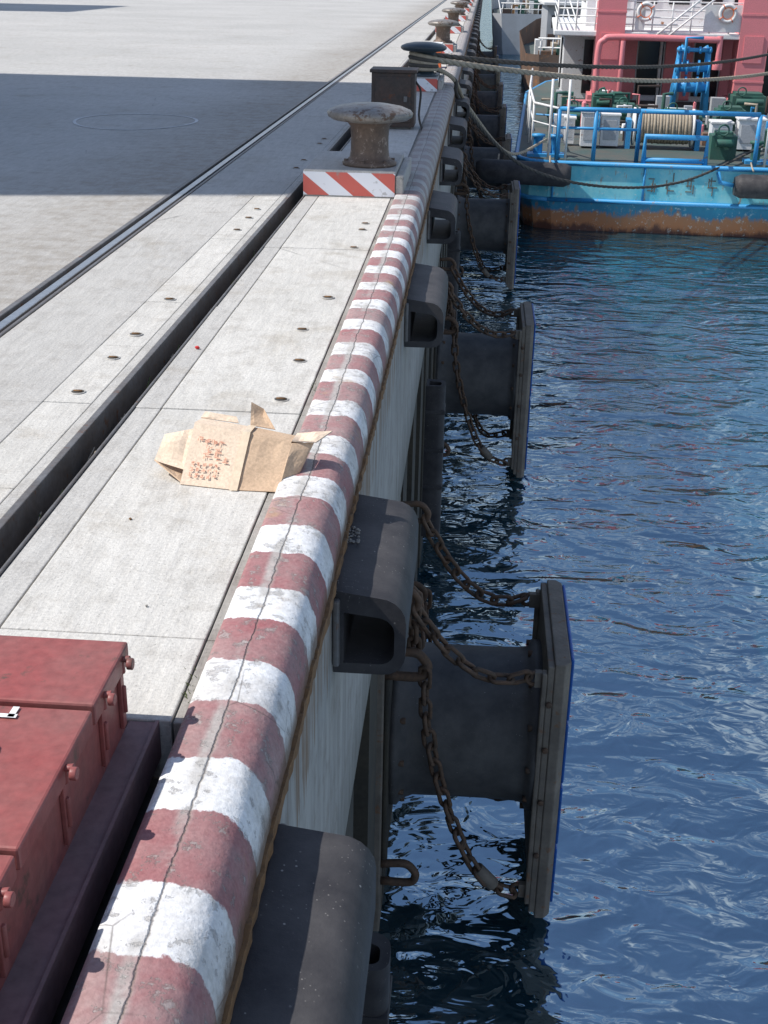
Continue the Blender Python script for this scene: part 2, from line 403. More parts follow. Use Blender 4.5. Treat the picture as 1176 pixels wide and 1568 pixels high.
for (a,b) in arch:
    d=MB(); o=dprof(.235,.30,-.168,-.428); h=shrink(o,-.428,.70)
    d.prism(o,a,b,'rubber2',True,None,h)
    d.box(-.428,-.405,a-.035,a-.002,-.43,-.19,'steel'); d.box(-.428,-.405,b+.002,b+.035,-.43,-.19,'steel')
    d.obj('rubber_arch_fender',bevel=.008)
yy=3.98
while yy<90:
    d=MB(); o=dprof(.20,.24,.12,-.44,.08); h=shrink(o,-.44,.6)
    X=Matrix.Translation((0,yy,0))@Matrix(((1,0,0,0),(0,0,1,0),(0,1,0,0),(0,0,0,1)))
    d.prism(o,-3.7,-2.08,'rubber2',True,X,h)
    for z in (-2.35,-2.75,-3.15): d.box(-.5,-.235,yy-.128,yy+.128,z-.02,z+.02,'rubber2')
    d.box(-.60,-.432,yy-.25,yy+.25,-6,-1.5,'lowwall')
    d.obj('vertical_rubber_fender',bevel=.006); yy+=7.75
# ---------------------------------------------------------------- cell fenders
def cell(yc,idx,ext=0):
    root=empty('cell_fender' if idx==0 else 'cell_fender.%03d'%idx,(0,yc,0))
    zc=-2.80; X0=-.40; X1=.515+ext
    b=MB()
    R=Matrix.Translation((0,0,zc))@Matrix.Rotation(math.pi/2,4,'Y')
    b.lathe([(0,X0),(.56,X0),(.56,X0+.04),(.52,X0+.07),(.49,X0+.14),(.485,-.05),(.485,.2),(.49,X1-.13),(.50,X1-.075),(.545,X1-.055),(.545,X1),(0,X1)],'rubber',(0,0,0),56,R)
    for i in range(12):
        t=i*math.pi/6; yy_=math.cos(t)*.52; z_=zc+math.sin(t)*.52
        b.tube([(X1-.085,yy_,z_),(X1-.05,yy_,z_)],.020,'chain',6); b.tube([(X0+.04,yy_,z_),(X0+.09,yy_,z_)],.020,'chain',6)
    b.obj('rubber_body',root)
    p=MB()
    p.box(X1,X1+.04,-.55,.55,-3.86,-2.05,'mud')
    pr=[(X1+.04,-.555),(X1+.10,-.555),(X1+.135,-.51),(X1+.135,.51),(X1+.10,.555),(X1+.04,.555)]
    vs=[(x,y,-3.90) for x,y in pr]+[(x,y,-2.03) for x,y in pr]; n=6
    p.add(vs,[(i,(i+1)%n,(i+1)%n+n,i+n) for i in range(n)]+[tuple(range(n))[::-1],tuple(range(n,2*n))],'mud')
    for z in (-3.82,-3.36,-2.90,-2.45): p.box(X1+.136,X1+.155,-.49,.49,z,z+.42,'panelblue')
    p.box(X1-.03,X1,-.55,-.49,-3.8,-2.1,'mud'); p.box(X1-.03,X1,.49,.55,-3.8,-2.1,'mud')
    for z in (-2.3,-2.62,-3.0,-3.4): 
        p.tube([(X1+.02,-.575,z),(X1+.02,-.55,z)],.02,'chain',8)
    p.obj('front_panel',root,bevel=.018)
    q=MB()
    q.box(-.60,-.432,-.66,-.45,-6,-1.52,'mud'); q.box(-.60,-.432,.45,.66,-6,-1.52,'mud')
    q.box(-.43,-.40,-.62,.62,-3.5,-2.1,'lowwall')
    q.obj('mounting_post',root,bevel=.01)
    c=MB()
    def ring(y,z,x=-.43,s=1.):
        pts=[(x,y,z+.05*s),(x+.12*s,y,z+.06*s),(x+.17*s,y,z+.02*s),(x+.18*s,y,z-.02*s),(x+.15*s,y,z-.06*s),(x,y,z-.06*s)]
        c.tube(bez(pts,20),.022*s,'chain',8)
    ring(-.62,-1.62); ring(-.60,-2.05,s=1.35); ring(.62,-1.62); ring(.6,-2.2); ring(-.62,-3.55,s=1.2)
    ring(-.3,-1.75,s=.9)
    def eye(y,z):
        c.box(X1-.07,X1,y-.02,y+.02,z-.05,z+.05,'mud'); c.torus((X1-.08,y,z),.04,.014,'chain',(0,1,0),14,6)
    eye(-.5,-2.16); eye(.5,-2.16); eye(-.5,-3.72); eye(.5,-3.72)
    chain(c,sag((-.27,-.62,-1.66),(X1-.1,-.5,-2.14),.19))
    chain(c,sag((-.27,.62,-1.66),(X1-.1,.5,-2.14),.24))
    chain(c,bez([(-.20,-.62,-2.07),(-.17,-.60,-2.5),(-.02,-.58,-3.1),(.2,-.56,-3.6),(X1-.1,-.52,-3.74)],40))
    chain(c,bez([(-.25,.62,-2.2),(-.2,.60,-2.7),(0,.58,-3.3),(.2,.56,-3.75),(X1-.1,.52,-3.74)],40))
    chain(c,bez([(-.28,-.3,-1.75),(-.25,-.45,-2.0),(-.27,-.58,-1.95),(-.27,-.62,-1.68)],20),.1)
    c.tube([(.17,-.56,-3.53),(.28,-.545,-3.66)],.045,'mud',10)
    c.obj('support_chains',root)
for i,(yc,e_) in enumerate([(6.85,0),(14.4,.05),(24.0,.12),(31.5,.1),(39.,.1),(47.,.1),(55.,.1),(63.,.1),(71.,.1)]): cell(yc,i,e_)
# ---------------------------------------------------------------- bollards
def bollard(y,idx,mat,cap,sc=1.):
    root=empty('mooring_bollard' if idx==0 else 'mooring_bollard.%03d'%idx,(-.90,y+.40,0))
    b=MB()
    b.lathe([(0,.2),(.215,.2),(.22,.222),(.185,.24),(.160,.262),(.152,.32),(.150,.42),(.157,.50),(.19,.54)],mat,n=40)
    b.lathe([(.19,.535),(.30,.552),(.335,.575),(.342,.60),(.325,.622),(.26,.648),(.15,.668),(0,.675)],cap,n=48)
    for i in range(6):
        t=i*math.pi/3+.3; b.tube([(.19*math.cos(t),.19*math.sin(t),.2),(.19*math.cos(t),.19*math.sin(t),.25)],.02,mat,6)
    b.obj('bollard_body',root)
    k=MB()
    k.box(-.49,.235,-.375,.75,-.05,.2,'strip'); 
    k.obj('concrete_base',root,bevel=.012)
    k=MB(); k.box(-.487,.232,-.383,-.377,.012,.188,'stripe'); k.obj('striped_face',root)
    k=MB(); k.box(.237,.30,-.375,.75,.03,.17,'strip'); k.obj('base_edge',root,bevel=.01)
for i,y in enumerate([9.85,19.1,28.3,37.5,46.7,55.9,65.,74.]):
    bollard(y,i,'bollard' if i!=1 else 'darkbollard','bollcap' if i not in(1,) else 'darkbollard')
r=empty('utility_box',(-1.0,14.6,0))
b=MB(); b.box(-.24,.24,-.2,.22,.03,.60,'boxdark'); b.box(-.26,.26,-.22,.24,.60,.635,'boxdark'); b.box(-.2,.2,-.16,.18,0,.03,'steel')
b.box(-.20,.20,-.212,-.2,.08,.56,'boxdark'); b.box(.12,.16,-.23,-.21,.30,.36,'steel'); b.obj('cabinet',r,bevel=.008)
b=MB(); b.tube(bez([(.24,0,.5),(.30,-.05,.4),(.29,-.1,.15),(.33,-.2,.02),(.36,-.5,.012)],24),.012,'ropedark',8); b.obj('cable',r)
r=empty('utility_box.001',(-.98,24.2,0)); b=MB(); b.box(-.2,.2,-.2,.2,0,.4,'orange'); b.box(-.22,.22,-.22,.22,.4,.43,'white'); b.obj('cabinet',r,bevel=.01)
# ---------------------------------------------------------------- red steel locker
r=empty('red_steel_chest')
b=MB()
zt=.216
b.box(-1.33,-.80,-.5,2.43,-.12,.165,'redbox')
for (a,c_) in [(-.5,.75),(.76,1.22),(1.23,1.70),(1.715,2.165),(2.18,2.45)]:
    b.box(-1.345,-.785,a,c_,.165,zt+(.004 if a>2 else 0),'redbox')
b.obj('chest_body_and_lids',r,bevel=.006)
b=MB()
for y in (.9,1.3,1.62,1.98,2.25,2.40):
    b.tube([(-.79,y,.165),(-.790,y,.200),(-.768,y,.202)],.009,'redbox',10); b.tube([(-.772,y-.012,.197),(-.758,y-.012,.197)],.014,'redbox',10)
    b.box(-.80,-.790,y-.012,y+.012,.02,.16,'redbox'); b.tube([(-.788,y,.06),(-.788,y,.13)],.006,'redbox',8)
b.obj('hinge_pins',r,bevel=.002)
b=MB(); b.box(-.80,-.735,-.5,2.46,-.03,-.004,'reddark'); b.box(-.735,-.727,-.5,2.46,-.10,.002,'reddark'); b.obj('base_flange',r)
b=MB()
def stroke(pts,w=.014,z=zt+.0045,mb=b):
    for (x0,y0),(x1,y1) in zip(pts,pts[1:]):
        d=Vector((x1-x0,y1-y0,0)).normalized(); s_=Vector((-d.y,d.x,0))*w/2; d=d*w*.3
        mb.add([Vector((x0,y0,z))-d+s_,Vector((x0,y0,z))-d-s_,Vector((x1,y1,z))+d-s_,Vector((x1,y1,z))+d+s_],[(0,1,2,3)],'white')
stroke([(-1.12,2.12),(-.935,2.12)]); stroke([(-.943,2.12),(-.943,2.15)])
stroke([(-.975+.045*math.cos(t),1.995+.035*math.sin(t)) for t in [i*math.pi/9 for i in range(19)]],.012)
b.obj('painted_number',r)
# ---------------------------------------------------------------- cardboard box
r=empty('cardboard_box',(-.80,4.0,.004),math.radians(-4)); r.scale=(1.06,1.06,1.06)
b=MB()
def quad(p,m,mb=b,t=.004,N=6,cr=.006):
    # crumpled sheet
    P=[Vector(q) for q in p]; nn=(P[1]-P[0]).cross(P[2]-P[0]).normalized(); vs=[];fs=[]
    for i in range(N+1):
        for j in range(N+1):
            u=i/N; v=j/N; q=P[0].lerp(P[1],u).lerp(P[3].lerp(P[2],u),v)
            e=min(1,4*min(u,1-u,v,1-v)+.0)
            vs.append(q+nn*noise.noise(q*14+Vector((3,1,7)))*cr*e*1.6)
    K=len(vs); vs=vs+[q-nn*t for q in vs]
    for i in range(N):
        for j in range(N):
            a=i*(N+1)+j; fs.append((a,a+N+1,a+N+2,a+1)); fs.append((K+a,K+a+1,K+a+N+2,K+a+N+1))
    for i in range(N):
        for a,b_ in ((i,i+1),(N*(N+1)+i,N*(N+1)+i+1),(i*(N+1),(i+1)*(N+1)),(i*(N+1)+N,(i+1)*(N+1)+N)): fs.append((a,b_,K+b_,K+a))
    mb.add(vs,fs,m)
A=[(-.190,-.10,0),(-.005,-.115,0),(.14,-.105,0)]
T=[(-.170,.03,.170),(.01,.02,.150),(.155,.03,.125)]
Bk=[(-.165,.10,.160),(.01,.09,.145),(.158,.10,.12)]
Bb=[(-.18,.15,0),(.0,.15,0),(.155,.15,0)]
quad([A[0],A[1],T[1],T[0]],'cardin',cr=.002); quad([A[1],A[2],T[2],T[1]],'card',cr=.008)
quad([T[0],T[1],Bk[1],Bk[0]],'cardin'); quad([T[1],T[2],Bk[2],Bk[1]],'card')
quad([Bk[0],Bk[1],Bb[1],Bb[0]],'card'); quad([Bk[1],Bk[2],Bb[2],Bb[1]],'card')
quad([(-.185,-.06,.035),(-.17,.025,.15),(-.275,.03,.12),(-.295,-.035,.05)],'cardin',cr=.014)
quad([(-.19,-.095,.005),(-.295,-.035,.05),(-.275,.06,.01),(-.18,.08,.005)],'card',cr=.012)
quad([(.142,-.10,.01),(.185,-.01,.02),(.225,.06,.115),(.157,.025,.12)],'card',cr=.012)
quad([(.157,.03,.125),(.158,.11,.122),(.275,.12,.135),(.235,.045,.12)],'cardin',cr=.014)
quad([(.0,.10,.147),(.085,.10,.138),(.035,.15,.19),(-.005,.14,.215)],'card',cr=.01)
quad([(-.17,.10,.162),(-.04,.10,.152),(-.05,.115,.168),(-.16,.12,.178)],'cardin')
b.obj('carton_panels',r)
b=MB()
pn=(Vector(A[1])-Vector(A[0])).cross(Vector(T[0])-Vector(A[0])).normalized()
def onp(u,v,o=.003):
    a=Vector(A[0]).lerp(Vector(A[1]),u); t=Vector(T[0]).lerp(Vector(T[1]),u); p=a.lerp(t,v)
    return p+pn*o
def glyph(u,v,s_,o0):
    for q in range(6):
        uu=u+random.uniform(0,s_*.65); vv=v+random.uniform(0,s_*.8); L=s_*random.uniform(.35,.8)
        if q%2: P=[(uu,vv),(min(uu+L,u+s_),vv),(min(uu+L,u+s_),vv+.016),(uu,vv+.016)]
        else: P=[(uu,vv),(uu+.014,vv),(uu+.014,vv+L*.8),(uu,vv+L*.8)]
        b.add([onp(*p,o=.0055+.0003*q) for p in P],[(0,1,2,3)],'print')
for i in range(4): glyph(.14+i*.135,.68,.11,0)
for row in range(2):
    for i in range(3-row): glyph(.30+i*.19,.40+row*.13,.15,0)
for row in range(3):
    for i in range(5): glyph(.12+i*.11,.12+row*.09,.075,0)
b.obj('printed_marks',r)
b=MB(); b.add([Vector(A[1])+Vector((-.014,-.006,0)),Vector(A[1])+Vector((.012,-.006,0)),Vector(T[1])+Vector((.012,-.006,.004)),Vector(T[1])+Vector((-.014,-.006,.004)),Vector(Bk[1])+Vector((.012,0,.005)),Vector(Bk[1])+Vector((-.014,0,.005))],[(0,1,2,3),(3,2,4,5)],'tape')
b.obj('tape_strip',r)
def rock(name,c,s_,m,n=1):
    b=MB()
    for i in range(n):
        cc=Vector(c)+Vector((random.uniform(-1,1),random.uniform(-1,1)*(3 if n>5 else 1),random.uniform(0,.2)))*s_*(1.6 if n>1 else 0)
        rr=s_*random.uniform(.4,1)*(1 if n==1 else .5); vs=[];fs=[]
        for a in range(5):
            for j in range(8):
                ph=math.pi*(a+.5)/5; t=2*math.pi*j/8; f=rr*random.uniform(.75,1.15)
                vs.append(cc+Vector((f*math.sin(ph)*math.cos(t),f*math.sin(ph)*math.sin(t),f*.7*math.cos(ph))))
        for a in range(4):
            for j in range(8): fs.append((a*8+j,a*8+(j+1)%8,(a+1)*8+(j+1)%8,(a+1)*8+j))
        fs.append(tuple(range(8))); fs.append(tuple(range(32,40)))
        b.add(vs,fs,m)
    b.obj(name)
rock('crumbled_mortar',(-.405,3.93,-.168),.014,'stone',40)
rock('red_litter',(-1.30,5.55,.010),.012,'redlit',1)
for yy in [2.9,3.3,3.8,4.3,5.0,5.6,6.3,7.0,7.6,8.3]:
    rock('gravel_debris',(-1.43,yy,-.105),.022,'stone' if int(yy*10)%2 else 'dark',12)
rock('pebble_litter',(-.9,3.02,.004),.010,'stone',1); rock('pebble_litter',(-1.1,3.6,.004),.008,'rust',1)
b=MB()
for (cx,cy,n_) in [(-.69,2.63,26),(-.69,5.05,18),(-1.37,6.9,14),(-.68,8.3,16)]:
    for i in range(n_):
        x=cx+random.gauss(0,.010); y=cy+random.gauss(0,.05); a=random.uniform(0,6.3); h=random.uniform(.006,.014)
        dx=math.cos(a)*.014; dy=math.sin(a)*.014
        b.add([(x,y,-.01),(x+.003,y+.003,-.01),(x+dx,y+dy,h)],[(0,1,2)],'leaf')
b.obj('joint_weeds',recalc=False)
b=MB()
for i in range(60):
    y=random.uniform(2.6,9.5); x=-1.43+random.uniform(-.03,.03); L=random.uniform(.04,.2); a=random.uniform(-.3,.3)+math.pi/2
    b.tube([(x,y,-.105),(x+math.cos(a)*L*.4,y+math.sin(a)*L,-.095+random.uniform(0,.05))],.003,'leaf' if i%3==0 else 'rope',4)
b.obj('trench_twigs')
b=MB(); N=64; vs=[];fs=[]
for i in range(N+1):
    t=2*math.pi*i/N; R=.68+.02*math.sin(3*t); 
    for q in (-.018,.018): vs.append((-3.95+(R+q)*math.cos(t),14.5+(R*1.15+q)*math.sin(t),.004))
for i in range(N): fs.append((2*i,2*i+1,2*i+3,2*i+2))
b.add(vs,fs,'chalk'); b.obj('chalk_circle_marking')
b=MB(); b.box(-40,-.7,82,82.5,0,.35,'brownhull'); b.obj('far_kerb')
# ---------------------------------------------------------------- unseen buildings added to cast the shade
def shed(name,x0,x1,y0,y1,h):
    r=empty(name); b=MB(); b.box(x0,x1,y0,y1,0,h,'grey'); b.obj('walls',r)
    b=MB(); b.box(x0-.15,x1+.15,y0-.15,y1+.15,h,h+.35,'slab'); b.obj('roof',r)
    b=MB()
    yy=y0+1
    while yy<y1-2:
        for z in range(4,int(h)-1,3): b.box(x1,x1+.04,yy,yy+1.4,z,z+1.4,'glass')
        yy+=2.4
    b.box(x1,x1+.05,(y0+y1)/2-1.8,(y0+y1)/2+1.8,0,3.2,'shipblue'); b.obj('windows_and_door',r)
shed('unseen_shade_block',-27,-14,7.45,17.7,16.7)  # unseen block, placed and sized so its shadow band crosses the quay
shed('unseen_shade_block_far',-50,-33,44,52,22)  # second unseen caster, added for the far shadow strips
# ---------------------------------------------------------------- work ship
SR=math.radians(-2.5)
ship=empty('work_ship',(5.95,29.8,0),SR)
out=[(-4.3,0),(-4.75,.18),(-5.0,.6),(-5.1,1.4),(-5.1,8),(-5.1,18),(-4.4,23),(-2.6,27),(0,29)]
out=out+[(-x,y) for x,y in out[:-1][::-1]]
lev=[(-5.0,.94,.35),(-3.98,.965,.22),(-3.3,.985,.12),(-3.24,1.,0),(-2.45,1.,0),(-2.40,.99,.04)]
vs=[];fs=[];n=len(out)
for z,sx,dy in lev:
    for x,y in out: vs.append((x*sx,y*(1-dy*.02)+dy*(1 if y<3 else 0),z))
for L_ in range(len(lev)-1):
    for i in range(n): fs.append((L_*n+i,L_*n+(i+1)%n,(L_+1)*n+(i+1)%n,(L_+1)*n+i))
h=MB(); h.add(vs,fs,'hull'); h.add(vs[-n:],[tuple(range(n))],'deck'); h.obj('hull',ship)
h=MB()
loop=[Vector((x,y-.02 if y<.5 else y,0)) for x,y in out]
h.tube([p+Vector((0,0,-2.42)) for p in loop+[loop[0]]],.055,'shipblue',8)
h.tube([p+Vector((0,0,-3.26)) for p in loop+[loop[0]]],.05,'shipblue',8)
for x in (-4.2,-2.1,2.1,4.2): h.tube([(x,-.01,-2.45),(x,-.01,-3.25)],.03,'shipblue',6)
h.obj('rubbing_strakes',ship)
h=MB()
h.tube([(-6.0,-.25,-2.62),(-5.85,-.25,-2.62),(-3.95,-.28,-2.66),(-3.8,-.28,-2.66)],[.2,.27,.27,.2],'rubber2',20)
h.tube([(-.1,-.35,-2.75),(.05,-.35,-2.75),(2.2,-.35,-2.75),(2.3,-.35,-2.75)],[.2,.27,.27,.2],'rubber2',20)
for x in (-5.5,-4.3,.3,1.8): h.tube([(x,-.3,-2.42),(x,-.05,-2.38),(x,.2,-2.3)],.02,'rope',6)
h.tube([(-.45,-.08,-2.5),(-.4,-.2,-2.7),(-.1,-.3,-2.75)],.05,'shipblue',8)
h.obj('stern_rubber_rolls',ship)
h=MB()
for gx in (-2.05,-1.6,-1.15,-.7):
    for q in range(6):
        x=gx+random.uniform(0,.2); z=-3.0+random.uniform(0,.3)
        if q%2: h.box(x,x+.14,-.014,.0,z,z+.022,'mud')
        else: h.box(x,x+.022,-.012,.0,z-.05,z+.15,'mud')
h.obj('welded_name_letters',ship)
h=MB()
zr=-1.25; zd=-2.4
def rail(path,m='shipblue',r=.055,posts=None,z2=True):
    P=[Vector((x,y,zr)) for x,y in path]; h.tube(P,r,m,10)
    if z2: h.tube([p-Vector((0,0,.42)) for p in P],r*.6,m,8)
    for (x,y) in (posts or path): h.tube([(x,y,zd),(x,y,zr)],r*.95,m,10)
rail([(-4.15,.35),(-2.3,.35)],posts=[(-4.15,.35),(-3.3,.35),(-2.3,.35)]) 
rail([(-2.3,.35),(.4,.35)],posts=[(-2.3,.35),(.4,.35)],z2=False)
rail([(-4.15,.35),(-4.75,1.6),(-4.9,6),(-4.9,13)],'white',.03,[(-4.75,1.6),(-4.85,3.4),(-4.9,5.2),(-4.9,7),(-4.9,9),(-4.9,11),(-4.9,13)])
rail([(.9,.35),(2.4,.35),(4.15,.35)]); rail([(4.15,.35),(4.75,1.6),(4.9,6),(4.9,13)],'white',.03)
for (a,c_) in ((-2.15,-.75),):
    h.tube([(a,.12,-2.38),(a,.12,-1.78),(c_,.12,-1.78),(c_,.12,-2.38)],.065,'shipblue',10,smooth=True); h.tube([(a,.12,-2.3),(c_,.12,-2.3)],.055,'shipblue',10)
for x in (-4.35,-3.95,.62,.8): h.tube([(x,.3,-2.4),(x,.3,-.6)],.03,'white',8)
h.obj('stern_railings',ship)
h=MB()
for x0 in (-4.6,.5,1.6,3.7):
    for dx in (0,.42): h.lathe([(.11,0),(.11,.42),(.16,.45),(.16,.5),(0,.52)],'shipblue' if x0<0 else 'shipgreen',(x0+dx,.95,-2.4),18)
    h.box(x0-.25,x0+.67,.72,1.18,-2.4,-2.33,'shipblue')
h.obj('mooring_bitts',ship)
h=MB()
h.lathe([(.0,-.75),(.46,-.75),(.46,-.70),(.28,-.70),(.28,.70),(.46,.70),(.46,.75),(0,.75)],'white',(0,0,0),28,Matrix.Translation((-1.5,3.1,-1.88))@Matrix.Rotation(math.pi/2,4,'Y'))
for i in range(17):
    x=-1.5-.62+i*.077; h.torus((x,3.1,-1.88),.36+.012*(i%2),.042,'rope',(1,0,0),28,8)
for s_ in (-1,1): h.box(-1.5+s_*.86-.06,-1.5+s_*.86+.06,2.8,3.4,-2.4,-1.7,'shipblue')
h.obj('rope_drum',ship)
h=MB()
for (x0,x1,y0,y1,z1) in [(-3.55,-3.15,2.6,3.2,-1.55),(-3.05,-2.6,2.8,3.3,-1.62),(-3.95,-3.7,3.0,3.3,-1.75),(-.3,.2,3,3.6,-1.75),(.35,1.0,3,3.6,-1.65),(1.5,2.3,3.2,3.8,-1.65),(2.6,3.4,2.8,3.3,-1.8)]:
    h.box(x0,x1,y0,y1,-2.35,z1,'whiterust'); h.box(x0-.03,x1+.03,y0-.03,y1+.03,z1,z1+.05,'white'); h.box(x0+.06,x1-.06,y0-.015,y0,-2.2,z1-.1,'grey')
h.obj('white_deck_lockers',ship,bevel=.04)
h=MB()
for (x0,x1,y0,y1,z1) in [(-3.9,-3.1,7.5,8.3,-1.95),(-2.5,-1.8,7.6,8.3,-1.85),(-1.1,-.4,7.6,8.3,-1.95),(.4,1.2,7.6,8.4,-1.85),(2.2,3.0,7.5,8.4,-1.8),(-.5,.1,1.3,1.9,-1.85),(-3.0,-2.0,10,11.3,-1.8),(1.2,2.2,10.5,11.5,-1.7)]:
    h.box(x0,x1,y0,y1,-2.4,z1,'shipgreen'); h.box(x0+.1,x1-.1,y0+.1,y1-.1,z1,z1+.08,'shipgreen')
    h.tube([(x0+.1,y0-.12,z1-.15),(x1-.1,y0-.12,z1-.15)],.09,'shipgreen',12)
    h.torus((x0+.25,y0-.05,z1+.14),.12,.02,'shipgreen',(0,1,0),18,6)
for i in range(60):
    x=random.uniform(-4.4,3.8); y=random.uniform(4.5,12.5); z=random.uniform(-2.25,-1.6)
    h.tube([(x,y,-2.4),(x,y,z),(x+random.uniform(-.7,.7),y+random.uniform(-.3,.3),z)],random.uniform(.02,.06),random.choice(['shipgreen','shipgreen','whiterust','shipred','white','shipblue','boxdark','rope']),8)
for i in range(60):
    x=random.uniform(-4.4,3.8); y=random.uniform(3.8,12.8); a=random.uniform(.12,.45); 
    h.box(x,x+a,y,y+a,-2.4,-2.4+random.uniform(.1,.6),random.choice(['shipgreen','boxdark','grey','brownhull','whiterust','boxdark','whiterust','shipblue','glass']))
for i in range(7):
    x=random.uniform(-4.,3.5); y=random.uniform(4,9)
    for q in range(3): h.torus((x,y,-2.36+.07*q),.28,.04,random.choice(['rope','ropedark']),n=20,k=6)
h.obj('green_deck_machinery',ship,bevel=.02)
h=MB()
for x in (-.55,.5): 
    h.tube([(x,11,-2.4),(x*.8,11.2,-.5),(x*.6,11.2,-.35)],.09,'shipblue',10); h.tube([(x,12,-2.4),(x*.8,11.3,-.5)],.07,'shipblue',10)
for z,r_ in ((-.45,.10),(-.95,.22),(-1.5,.3)):
    h.tube([(-.55,11.1,z),(.5,11.1,z)],r_*.6,'shipblue',16)
    for x in (-.48,-.2,.15,.45): h.tube([(x-.03,11.1,z),(x+.03,11.1,z)],r_,'shipblue',20)
h.tube([(-.3,11,-1.0),(-.3,11,-.1),(.2,11,-.1)],.05,'shipblue',8)
h.obj('blue_windlass',ship)
h=MB()
for s_ in (-1,1):
    c0=s_*2.25-.25
    h.box(c0-.45,c0+.45,13,14.3,-2.0,4.2,'shipred'); h.box(c0-.58,c0+.58,12.9,14.4,-2.4,-2.0,'shipred')
    h.box(c0-.30,c0+.30,12.97,13,-.9,-.1,'shipred')
    for z in (-1.5,.5): h.box(c0-.465,c0+.465,12.985,14.31,z,z+.06,'shipred')
    h.tube([(c0,13.6,4.2),(c0,13.6,4.8)],.3,'glass',16)
h.tube(bez([(-2.85,12.6,-1.9),(-2.85,12.6,-.6),(-2.7,12.6,-.3),(-2.2,12.6,-.2),(.9,12.6,-.22)],30),.10,'shipred',12)
h.tube([(-2.1,12.55,-1.9),(-2.1,12.55,-.3)],.08,'shipred',10); h.tube([(.9,12.6,-1.0),(.9,12.6,-.1)],.09,'shipred',10)
h.lathe([(.0,0),(.16,0),(.16,.25),(0,.3)],'shipred',(.9,12.6,-1.1),14)
h.obj('red_exhaust_columns',ship,bevel=.03)
h=MB()
h.box(-3.9,3.9,16,25,-2.4,-.22,'whiterust')
for (x0,x1) in ((-2.3,-1.4),(-.45,.5),(1.45,2.45)): h.box(x0,x1,15.93,15.99,-2.35,-.26,'shipred')
h.box(-4.3,4.3,13.05,25.5,-.22,-.06,'white')
h.box(-3.2,3.2,17,23.5,-.06,2.6,'whiterust'); h.box(-3.5,3.5,16.7,23.8,2.6,2.75,'white')
h.box(-2.4,2.4,17.6,22.5,2.75,5.0,'whiterust'); h.box(-2.7,2.7,17.3,22.8,5.0,5.15,'white')
h.obj('white_deckhouse',ship,bevel=.03)
h=MB()
for x in (-3.2,-1.35,.55,2.5): h.box(x,x+.85,15.96,15.995,-2.2,-.45,'glass');  # dark panels painted for the shaded interior behind the doorways
for x in (-2.6,-1.5,-.4,.7,1.8): h.box(x,x+.7,16.95,16.995,.7,1.5,'glass')
for x in (-2.1,-1.2,-.3,.6,1.5): h.box(x,x+.75,17.55,17.595,3.5,4.4,'glass')
for y in (18,19.5,21): h.box(-3.245,-3.205,y,y+.8,.7,1.5,'glass')
h.box(-3.95,-3.905,18,18.8,-2.2,-.5,'glass')
h.obj('windows_and_doors',ship)
h=MB()
for z in (.16,.38,.6,.85):
    h.tube([(-4.2,13.15,z),(4.2,13.15,z)],.022,'white',8)
    for s_ in (-1,1): h.tube([(4.2*s_,13.15,z),(4.2*s_,25,z)],.022,'white',8)
for i in range(15): h.tube([(-4.2+i*.6,13.15,-.06),(-4.2+i*.6,13.15,.86)],.025,'white',8)
for i in range(9): h.tube([(-1.2+i*.16,13.0,-.2+i*.13),(-.9+i*.16,13.0,-.2+i*.13)],.02,'white',6)
h.tube([(-1.25,13,-.3),(.3,13,1.0)],.03,'white',8); h.tube([(-.85,13,-.3),(.7,13,1.0)],.03,'white',8)
h.box(-1.75,-1.45,13.1,13.14,.0,.8,'white'); h.box(.4,1.7,13.1,13.14,.0,.8,'white')
h.tube([(0,19,5.1),(0,19,10)],[.12,.05],'white',10); h.tube([(-1.3,19,7.5),(1.3,19,7.5)],.05,'white',8)
for x in (-2.0,-.6,.1): h.tube([(x,15.9,-2.4),(x,15.9,-.2)],.05,'white',8)
h.obj('upper_rails_and_mast',ship)
h=MB()
for x in (-1.45,1.1):
    h.torus((x,13.02,.55),.24,.055,'white',(0,1,0),28,8)
    for a in range(4):
        t=a*math.pi/2+.6; h.torus((x+.24*math.cos(t),13.02,.55+.24*math.sin(t)),.056,.016,'orange',(-math.sin(t),0,math.cos(t)),14,6)
    h.torus((x,12.99,.55),.17,.012,'orange',(0,1,0),24,6)
h.obj('lifebuoys',ship)
# ---------------------------------------------------------------- mooring ropes
def rope(name,pts,r,m,twist=True):
    b=MB(); P=[Vector(p) for p in pts]
    if twist:
        for s_ in range(3):
            q=[]
            N=len(P)*3
            for i in range(N):
                f=i/(N-1)*(len(P)-1); a=int(min(f,len(P)-2)); p=P[a].lerp(P[a+1],f-a); d=(P[a+1]-P[a]).normalized()
                u=d.cross(Vector((0,0,1))).normalized(); w_=d.cross(u); t=i*1.1+s_*2.094
                q.append(p+(u*math.cos(t)+w_*math.sin(t))*r*.5)
            b.tube(q,r*.62,m,6)
    else: b.tube(P,r,m,8)
    b.obj(name)
rope('mooring_rope',sag((-.9,19.45,.45),(9.2,39,-.75),.35,60),.045,'rope')
rope('mooring_rope',sag((-.9,19.55,.50),(9.0,41,-.45),.30,60),.04,'ropedark')
rope('mooring_rope',bez([(-.9,19.5,.35),(-.45,20,.13),(-.3,20.4,-.3),(.8,23,-1.55),(2.6,26.5,-2.4),(4.6,29,-2.62),(6.6,30.6,-2.0)],60),.03,'ropedark')
rope('mooring_rope',bez([(-.8,19.5,.35),(-.45,20,.12),(-.2,21,-.4),(.6,25,-1.6),(1.6,30.8,-2.0)],50),.03,'rope')
b=MB()
for i in range(5): b.torus((-.9,19.5,.30+i*.045),.19+.01*(i%2),.032,'ropedark' if i%2 else 'rope',(.05*i,.03,1),28,8)
b.obj('rope_coil_on_bollard')
